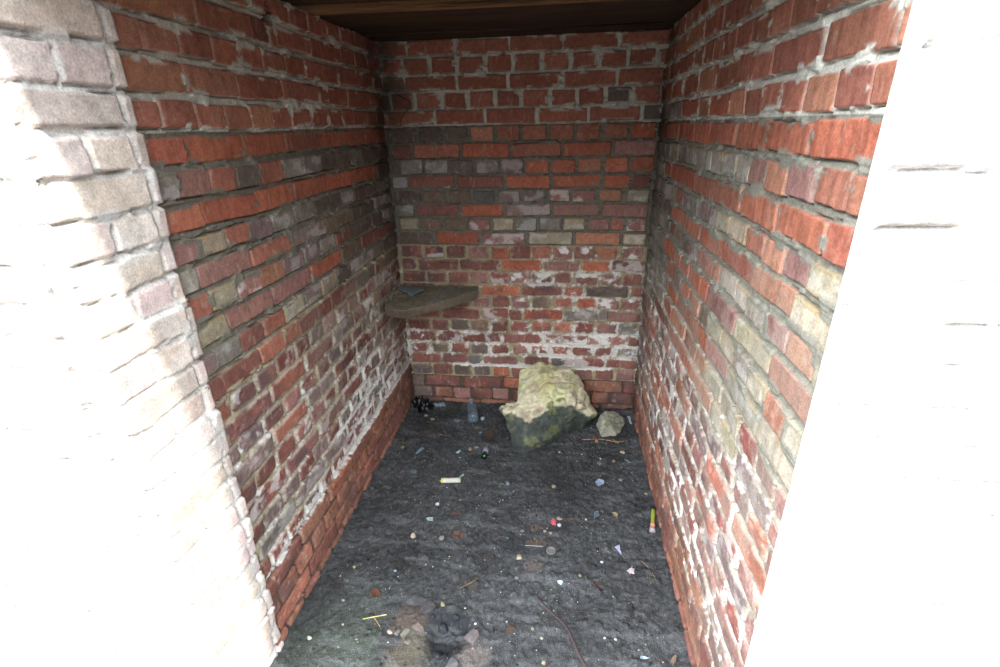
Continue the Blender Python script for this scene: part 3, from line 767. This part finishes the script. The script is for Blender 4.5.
crumple('foil_scrap', [(553, 520), (556, 521.5), (556, 527), (552, 526), (551, 523)], .006, (176, 72, 84),
        'crumpled pinkish red wrapper beside a white pebble', 'wrapper', 9, amp=.004)
crumple('wrapper_scrap', [(627, 572), (631, 569), (634, 570), (634, 575), (630, 575)], .005, (176, 164, 160),
        'small grey scrap with a red spot near the right wall', 'wrapper', 13, amp=.004)
crumple('leaf_litter', [(502, 546), (510, 543), (518, 549), (512, 555), (503, 556)], .008, (30, 32, 36),
        'curled black leaf in the middle of the floor above a cream stone', 'leaf', 15, rough=.6, amp=.006)
crumple('dead_leaf', [(392, 557), (400, 556), (409, 567), (405, 573), (398, 569), (393, 566)], .006, (34, 32, 31),
        'dark curled dead leaf on the left half of the floor', 'leaf', 17, rough=.7, amp=.006)
crumple('dead_leaf', [(331, 586), (340, 585), (345, 587), (338, 591), (330, 590)], .006, (36, 34, 32),
        'thin black leaf scrap near the left wall foot', 'leaf', 18, rough=.7, amp=.005)
crumple('dead_leaf', [(475, 556), (482, 553), (486, 560), (480, 565), (474, 563)], .006, (36, 32, 32),
        'dark brown leaf left of the cream stone', 'leaf', 19, rough=.7, amp=.005)
crumple('dead_leaf', [(508, 627), (513, 628), (515, 631), (511, 634), (507, 634)], .006, (74, 50, 38),
        'small brown curled leaf left of the long twig', 'leaf', 20, rough=.7, amp=.005)
crumple('dead_leaf', [(627, 606), (632, 609), (634, 618), (630, 621), (627, 613)], .006, (38, 34, 36),
        'black leaf scrap right of the long twig', 'leaf', 22, rough=.7, amp=.005)
crumple('dead_leaf', [(486, 433), (492, 431), (495, 435), (490, 441), (485, 444)], .010, (64, 44, 34),
        'brown curled leaf left of the large boulder', 'leaf', 23, rough=.6, amp=.006)

# --- green glass
M_GLASS = mat('green_glass', (14, 66, 36), rough=.08, var=.1, bump=0, spec=.8, trans=.6)
A, B = on(484, 457, .012), on(486, 450, .012)
root = empty('bottle_neck', tuple(A)); tag(root, 'broken green glass bottle neck with a pale cap left of the boulder', 'bottle')
o = tube_mesh('glass_neck', [A+(B-A)*t for t in (-.1, 0, .3, .6)], [.017, .016, .014, .013], M_GLASS, 16, wob=.04); put(o, root)
o = tube_mesh('cap', [A+(B-A)*t for t in (.6, .65, 1.1, 1.2)], [.012, .0155, .0155, .012], cm((130, 130, 142), .5), 16); put(o, root)
def gl(pts, c, label, seed):
    shard('glass_shard', pts, c, label, 'glass', seed=seed, rough=.12, lift=.006, spec=.8, cup=.1)
gl([(445, 410), (448, 409.5), (452, 412), (450, 414), (446, 413)], (24, 70, 40), 'dark green glass shard between black bag and clear bottle', 1)
gl([(416, 453), (423, 447), (424, 448.5), (419, 453), (416, 454.5)], (122, 146, 158), 'slender pale blue glass sliver on the left side of the floor', 2)
gl([(456, 452), (460, 450), (461, 451), (458, 453.5)], (140, 170, 170), 'pale greenish glass sliver below the round grey stone', 3)
gl([(459, 477), (463.5, 473.5), (464, 475), (461, 477)], (140, 180, 172), 'pale green glass sliver above the right end of white tube', 4)
gl([(595, 482), (598, 479), (604, 481), (604, 484), (598, 486.5)], (150, 172, 196), 'pale blue broken glass piece on the right side of the floor', 5)
gl([(614.5, 547), (619.5, 545), (620, 550), (621.5, 555), (619, 552)], (170, 176, 206), 'tapering lilac white plastic shard at the right of the floor', 6)
gl([(557, 581), (560, 580), (563, 581), (561, 585), (558, 583)], (170, 196, 226), 'bright blue white plastic shard above the long twig', 7)
gl([(426, 518), (433, 517), (433, 521), (428, 520.5)], (140, 156, 148), 'grey green glass fragment below the white tube', 8)
gl([(594, 512), (598, 511), (599, 516), (595, 518)], (120, 138, 148), 'small blue grey shard left of a tan leaf', 9)
gl([(640, 656), (645, 656.5), (650, 658), (644, 659), (640, 658)], (148, 168, 186), 'flat blue white plastic strip at the bottom right', 10)
gl([(624, 459), (627, 460), (631, 463), (628, 463)], (110, 122, 126), 'thin grey glass strip near the back right', 11)
gl([(507, 537), (509.5, 537), (509, 539), (507, 538.7)], (30, 120, 60), 'tiny bright green glass chip in the middle of the floor', 12)
gl([(665, 411), (665, 411), (665, 411)], (0, 0, 0), 'x', 0) if False else None
o = shard('bottle_scrap', [(627, 416), (630, 416), (632, 424), (629, 422)], (164, 180, 196), 'bluish white plastic scrap in the back right corner', 'plastic scrap', lift=.008, rough=.3)
# --- named stones
ST = [
 ('stone', 457, 421, 9, 5, (120, 134, 140), 'flat oval blue grey stone below the clear bottle', .35),
 ('stone', 414.5, 472, 10, 7, (96, 106, 112), 'flat grey oval stone left of the white tube', .35),
 ('stone', 437.5, 504.5, 5, 4, (210, 208, 200), 'small bright white pebble below the white tube', .7),
 ('stone', 460.5, 500.5, 5, 3.5, (130, 120, 104), 'small tan pebble right of the bright white pebble', .6),
 ('stone', 508, 484.5, 8, 6, (112, 120, 130), 'knobbly blue grey lump in the middle of floor', .8),
 ('stone', 553.5, 487, 6, 5, (168, 148, 124), 'small tan stone right of the blue grey lump', .6),
 ('stone', 559.5, 519.5, 7, 5, (156, 142, 120), 'tan stone just behind the white pebble and red wrapper', .7),
 ('stone', 559, 525.5, 5.5, 4.5, (196, 202, 208), 'white pebble beside the crumpled red wrapper', .7),
 ('stone', 545, 531.5, 4, 3.5, (164, 160, 146), 'small pale pebble left of red wrapper', .7),
 ('stone', 550.5, 533.5, 4, 3, (174, 150, 118), 'small tan pebble just below the red wrapper', .7),
 ('stone', 522.5, 531, 6, 4.5, (116, 112, 104), 'smooth grey brown pebble beside the orange stained soil', .5),
 ('stone', 518.7, 558.5, 7.5, 7.5, (196, 184, 154), 'cream angular stone below the curled black leaf', .7),
 ('stone', 516.5, 578, 5.5, 4.5, (122, 118, 128), 'grey lilac pebble above the top of the long twig', .7),
 ('stone', 596.5, 514.5, 6, 7, (98, 116, 128), 'blue grey stone left of the tan leaf', .6),
 ('stone', 586, 520, 3, 3, (196, 186, 158), 'tiny cream pebble right of the round grey lid', .8),
 ('stone', 602, 562.5, 4.5, 3, (190, 206, 216), 'tiny white chip left of the lilac shard', .6),
 ('stone', 413.5, 536.5, 7, 7, (190, 178, 156), 'white stone with a brown base on the left floor', .8),
 ('stone', 441.5, 538.5, 6.5, 6.5, (150, 138, 124), 'pale brown stone with dark top right of the white stone', .8),
 ('stone', 395, 571, 4, 3, (150, 170, 186), 'tiny pale blue chip beside the curled dead leaf', .6),
 ('stone', 354.5, 567.5, 4, 3.5, (176, 170, 140), 'small cream pebble near the left wall', .7),
 ('stone', 309.5, 638.5, 6.5, 5.5, (216, 214, 196), 'bright white angular stone near the left jamb', .8),
 ('stone', 338.5, 647.5, 4, 4, (140, 146, 136), 'small grey stone right of the bright white angular stone', .7),
 ('stone', 343, 625, 4, 3, (206, 200, 176), 'small cream chip left of the yellow straw', .7),
 ('stone', 356.5, 639.5, 4, 2.5, (176, 166, 146), 'thin tan chip below the yellow straw', .6),
 ('stone', 390, 632.5, 7, 6, (176, 168, 148), 'cream rounded stone left of the half buried cobbles', .8),
 ('stone', 443, 605, 6.5, 6.5, (146, 146, 108), 'mossy yellow green pebble between the brick pieces', .8),
 ('stone', 475.5, 624, 3, 3, (206, 208, 206), 'tiny white chip above the brown half brick', .7),
 ('stone', 532.5, 629, 4.5, 4.5, (146, 138, 126), 'small beige pebble left of the long twig', .8),
 ('stone', 541.5, 638.5, 4, 4, (178, 174, 154), 'small cream pebble lowest left of the long twig', .8),
 ('stone', 605, 638.5, 4.5, 3, (180, 200, 206), 'small bluish white pebble right of the long twig', .7),
 ('stone', 615.5, 640, 3.5, 3.5, (212, 204, 176), 'small cream pebble beside the bluish white pebble', .8),
 ('stone', 543.5, 663.5, 5.5, 6, (170, 156, 132), 'tan lump at the bottom left of the long twig', .8),
 ('stone', 622.5, 453, 5.5, 3.5, (200, 186, 150), 'cream yellow chip just below the small concrete lump', .6),
 ('stone', 600, 464, 6, 5, (130, 116, 104), 'brown grey crumb below the boulder on the right', .6),
 ('stone', 613.5, 461.5, 4, 4, (144, 124, 110), 'small tan crumb below the concrete lump', .7),
 ('stone', 620.5, 480.5, 5.5, 5, (146, 138, 126), 'pale brown crumb right of the pale blue glass', .7),
 ('stone', 470.5, 449.5, 4.5, 4.5, (176, 150, 116), 'tan stone chip left of the green bottle neck', .7),
 ('stone', 476.5, 447.5, 6, 3, (116, 120, 112), 'flat grey chip touching left of the green bottle neck', .5),
 ('stone', 432.5, 419.5, 5.5, 3, (160, 148, 112), 'flat tan chip below the black bag', .5),
 ('stone', 426, 416, 5.5, 3, (150, 140, 108), 'flat yellowish chip touching the black bag', .5),
 ('stone', 403, 447.5, 5, 4.5, (136, 130, 96), 'yellow brown crumb at the foot of left wall', .7),
 ('stone', 480.5, 433, 4.5, 2.5, (164, 184, 186), 'tiny pale blue chip left of the boulder', .5),
 ('stone', 477.5, 428, 4, 3, (136, 118, 100), 'tiny brown chip below the clear bottle', .6),
 ('stone', 600.5, 459, 3, 2.5, (206, 204, 190), 'tiny white chip below the boulder on the right', .7),
 ('stone', 559.5, 452.5, 3, 2.5, (214, 206, 186), 'tiny cream chip just in front of the boulder', .7),
 ('stone', 646, 494, 4, 2.5, (180, 164, 120), 'tiny yellow chip behind the lime green tube', .6),
 ('stone', 580, 576, 4, 3.5, (156, 134, 112), 'tiny tan chip right of the bright blue white shard', .7),
 ('stone', 343, 600.5, 5, 4, (150, 158, 150), 'glassy grey crumb near the left wall foot', .6),
]
for i, (nm, u, v, w, h, c, lb, tl) in enumerate(ST):
    pebble(nm, u, v, w, h, c, lb, 'stone', seed=i, tall=tl)
# rusty leaf, tan leaf pieces
shard('leaf', [(371, 592), (374, 589), (379, 590), (381, 594), (378, 598), (372, 596)], (88, 56, 42), 'round rusty brown leaf on the left floor', 'leaf', thick=.0015, lift=.005, rough=.8, cup=.15)
shard('leaf', [(612, 513), (615, 512.5), (618, 515), (617, 518), (613, 516)], (150, 132, 96), 'small tan leaf right of the blue grey stone', 'leaf', thick=.0015, lift=.005, rough=.8, cup=.2)
shard('leaf', [(670, 664), (673, 657), (676.5, 655.5), (676, 662), (673, 667)], (112, 98, 84), 'tan curled leaf by the right wall at the bottom', 'leaf', thick=.0015, lift=.006, rough=.8, cup=.25)
shard('leaf', [(592, 583), (595, 582), (598, 585), (603, 591), (600, 592), (595, 587)], (60, 42, 36), 'dark brown narrow leaf right of the long twig', 'leaf', thick=.0015, lift=.005, rough=.8, cup=.2)
# lid
P, a, b = foot(551, 551.5, 9, 8.5); root_c = (P[0], P[1], P[2])
bm = bmesh.new(); prof = [(0, .001), (.55, .001), (.72, .0025), (.88, .004), (1, .003), (1, -.003), (.9, -.003), (.85, 0), (.0, -.0005)]
rings = []
for q, z_ in prof:
    rings.append([bm.verts.new((a*1.03*q*math.cos(k*math.pi/14), a*1.03*q*math.sin(k*math.pi/14), z_+.005)) for k in range(28)] if q else [bm.verts.new((0, 0, z_+.005))])
for i in range(len(rings)-1):
    A_, B_ = rings[i], rings[i+1]
    for k in range(28):
        j = (k+1) % 28
        if len(A_) == 1: bm.faces.new((A_[0], B_[k], B_[j]))
        elif len(B_) == 1: bm.faces.new((A_[k], B_[0], A_[j]))
        else: bm.faces.new((A_[k], B_[k], B_[j], A_[j]))
bmesh.ops.recalc_face_normals(bm, faces=bm.faces[:])
me = bpy.data.meshes.new('metal_lid'); bm.to_mesh(me); bm.free(); me.materials.append(cm((122, 120, 116), .45, metal=.4))
o = bpy.data.objects.new('metal_lid', me); COL.objects.link(o); o.location = root_c; tag(o, 'round dull grey metal lid in the middle of the floor', 'lid')
# sticks, straws, twig
def stick(name, uv, r0, r1, c, label, cat, lift=None, seed=0, rough=.8, wob=.12):
    pts = curve_pts(uv, (lift if lift is not None else max(r0, r1)*.8)); n = len(pts)
    rr = [r0+(r1-r0)*i/(n-1) for i in range(n)]
    return tag(tube_mesh(name, pts, rr, cm(c, rough), 8, wob=wob, seed=seed), label, cat)
stick('twig', [(537.5, 598), (545, 606), (552, 613), (560, 620), (567, 628), (573, 640), (578, 652), (583, 662), (590, 672)], .0030, .0052, (66, 53, 52), 'long curved brown twig lying at the bottom centre of the floor', 'twig', seed=2)
stick('root', [(569, 608), (576, 610.5), (584, 611.5), (592, 611.5)], .0012, .0016, (44, 36, 36), 'short dark root right of the long twig', 'root')
stick('straw', [(363, 619), (373, 617), (387, 614.5)], .0014, .0018, (190, 178, 120), 'pale yellow straw on the left of the floor', 'straw')
stick('straw', [(374, 617.5), (376.5, 621), (380, 626.5)], .0011, .0011, (170, 158, 110), 'short straw stub touching the pale yellow straw', 'straw', lift=.002)
stick('straw', [(641, 561), (647, 566), (652, 573), (656, 580)], .0009, .0009, (150, 132, 90), 'thin curved yellow stem near the right wall', 'straw')
stick('stick', [(525, 545.5), (533, 545.8), (543, 546.3)], .0012, .0014, (150, 156, 160), 'thin straight grey white stick left of the round lid', 'stick')
stick('straw', [(582, 439.7), (592, 439.2), (605, 439.4)], .0016, .0012, (180, 140, 100), 'long orange straw in front of the concrete lump', 'straw')
stick('straw', [(606, 440), (612, 441), (619, 443)], .0016, .0014, (190, 150, 90), 'short yellow straw below the concrete lump', 'straw')
stick('straw', [(613, 439.5), (617, 441.5), (624, 441)], .0014, .0012, (176, 130, 84), 'orange straw crossing the short yellow one', 'straw')
stick('stick', [(460, 588), (466, 585), (472, 582), (478, 578)], .0022, .0030, (96, 82, 66), 'rotten brown stick left of the leaf near the half brick', 'stick')
stick('straw', [(433, 433.5), (440, 434.5), (449, 436)], .0011, .0011, (134, 118, 100), 'thin pale straw in front of the black bag', 'straw')
pebble('brick_crumb', 594.5, 437.5, 4.5, 4, (136, 66, 48), 'small red brick crumb on the orange straw', 'brick', seed=4)
pebble('brick_crumb', 596.5, 441.5, 5, 3, (196, 140, 96), 'small orange brick crumb in front of the straw', 'brick', seed=5)
pebble('brick_crumb', 375, 623.5, 6, 4, (120, 74, 60), 'small dull red brick crumb below the pale straw', 'brick', seed=6, tall=.4)
pebble('brick_fragment', 632.5, 570.5, 3.5, 2.5, (206, 60, 54), 'tiny bright red chip on the grey wrapper', 'brick', seed=7)
# brick pieces round the sunken patch
def brickpiece(name, pts, hgt, c, label, sink=.008):
    tp_ = [np.array(on(u, v, hgt)) for u, v in pts]
    base = [q-np.array([0, 0, hgt+.02]) for q in tp_]
    def cf(co, no, tri):
        b = tri(40, 400, 3); C_ = np.tile(s2l(c), (len(co), 1))*(1+1.4*b[:, None]); return np.clip(C_, .01, .6)
    o_ = hull_obj(name, [[tuple(q) for q in tp_+base]], .0022, [(30, .004), (90, .002)], cf, M_STONE, 9)
    return tag(o_, label, 'brick')
brickpiece('half_brick', [(464, 637), (472, 628.5), (478, 629), (480, 634), (473, 644)], .012, (98, 91, 90), 'rounded brown grey half brick at the right of the dark hollow')
brickpiece('half_brick', [(446, 664), (451, 656), (456, 657), (459, 663), (454, 672), (444, 672)], .012, (92, 90, 92), 'grey half brick at the bottom edge of the dark hollow')
brickpiece('brick_piece', [(420, 606), (427, 599), (433, 600), (436, 605), (430, 610), (423, 612)], .010, (70, 68, 70), 'dark grey brick piece at the top of the dark hollow')
brickpiece('brick_piece', [(400, 634), (406, 627), (411, 629), (404, 639)], .007, (96, 94, 84), 'flat grey cobble left of the dark hollow')
brickpiece('brick_piece', [(394, 633), (399, 628), (401, 630), (397, 635)], .006, (100, 98, 92), 'small narrow grey cobble beside the flat cobble')
brickpiece('brick_piece', [(404, 641), (409, 637.5), (412, 640), (408, 644)], .006, (100, 96, 86), 'small round cobble nearest below the flat cobble')
brickpiece('brick_piece', [(412, 625), (419, 621), (423, 625), (425, 632), (416, 629)], .008, (104, 92, 86), 'crumbly brown pink brick rubble at the hollow left edge')
# wet lump in the hollow
def dk(co, no, tri): return np.clip(np.tile(s2l((36, 39, 44)), (len(co), 1))*(1+2*tri(30, 500, 3)[:, None]), .004, .3)
M_WET = mat('wet_soil', attr=True, rough=.6, bump=.8, bscale=90)
for k, (u, v, w, h, t, lb) in enumerate([(443, 629, 17, 14, .016, 'largest dark wet soil clod in the middle of the hollow'), (455, 618, 12, 9, .010, 'dark soil clod at the upper right of the hollow'),
        (433, 617, 10, 8, .010, 'dark soil clod just below the top brick piece'), (437, 655, 15, 10, .012, 'black soil clod left of the bottom half brick'), (461, 627, 10, 8, .008, 'dark soil clod touching the right half brick')]):
    pl = [on(u+w/2*math.cos(q)*(.8+.2*math.sin(q*3+k)), v+h/2*math.sin(q)) for q in [i*math.pi/4 for i in range(8)]]
    pc = sum(pl)/8
    o = hull_obj('soil_clod', [[tuple(q-np.array([0, 0, .004])) for q in pl]+[tuple(pc+(q-pc)*.55+np.array([0, 0, t])) for q in pl]+[tuple(q-np.array([0, 0, .02])) for q in pl]], .003, [(26, .016), (60, .007)], dk, M_WET, 4+k)
    tag(o, lb, 'soil')
# grit
rg = random.Random(77)
def grit(name, n, cols, label, smin, smax, seed):
    rg = random.Random(seed); rs = np.random.RandomState(seed)
    bm0 = bmesh.new(); bmesh.ops.create_icosphere(bm0, subdivisions=1, radius=1); bv = np.array([v.co[:] for v in bm0.verts]); bf = np.array([[v.index for v in f.verts] for f in bm0.faces]); bm0.free()
    Vs, Fs, Cs = [], [], []
    i = 0
    while i < n:
        x = rs.uniform(-W/2+.02, W/2-.02); y = .95+(D-.97)*rs.rand()**.8
        if vnoise(np.array([x*7]), np.array([y*7]), 150)[0] < rs.rand()*.9: continue
        s = smin*(smax/smin)**(rs.rand()**2.2); sc = rs.uniform(.6, 1.4, 3)*s; sc[2] *= .6
        v_ = bv*rs.uniform(.75, 1.25, (len(bv), 1))*sc+np.array([x, y, fz(x, y)+sc[2]*.4])
        Fs.append(bf+len(Vs)*len(bv)); Vs.append(v_); c_ = s2l(cols[rs.randint(len(cols))])*rs.uniform(.6, 1.1); Cs.append(np.tile(c_, (len(bv), 1))); i += 1
    o_ = mesh_np(name, np.vstack(Vs), np.vstack(Fs), np.clip(np.vstack(Cs), 0, .8), mat('grit', attr=True, rough=.7, bump=0), smooth=False)
    return tag(o_, label, 'grit', kind='stuff')
grit('pale_grit', 1500, [(210, 206, 190), (170, 190, 196), (150, 150, 140), (186, 170, 130), (120, 190, 170), (130, 122, 112)],
     'fine pale grit and crushed glass crumbs sprinkled over the dark soil floor', .0008, .0032, 5)
grit('dark_crumbs', 1500, [(40, 38, 38), (54, 52, 50), (64, 60, 56), (30, 30, 32)],
     'loose dark soil crumbs spread over the floor', .0015, .0075, 6)
# hanging root in the back left corner
def Wp(u, v, d=.012): P = hit(u, v, 1, D-d); return P
pts = [Wp(398, 95), Wp(405, 99), Wp(410, 103), Wp(408, 109, .02), Wp(403, 115, .022), Wp(400.5, 121, .02), Wp(400, 126, .015)]
o = tube_mesh('dry_root', pts, [.0022, .002, .0018, .0016, .0016, .0014, .0012], cm((44, 38, 34), .9), 8, wob=.2)
tag(o, 'thin dry root hanging from a joint in the back left corner', 'root')
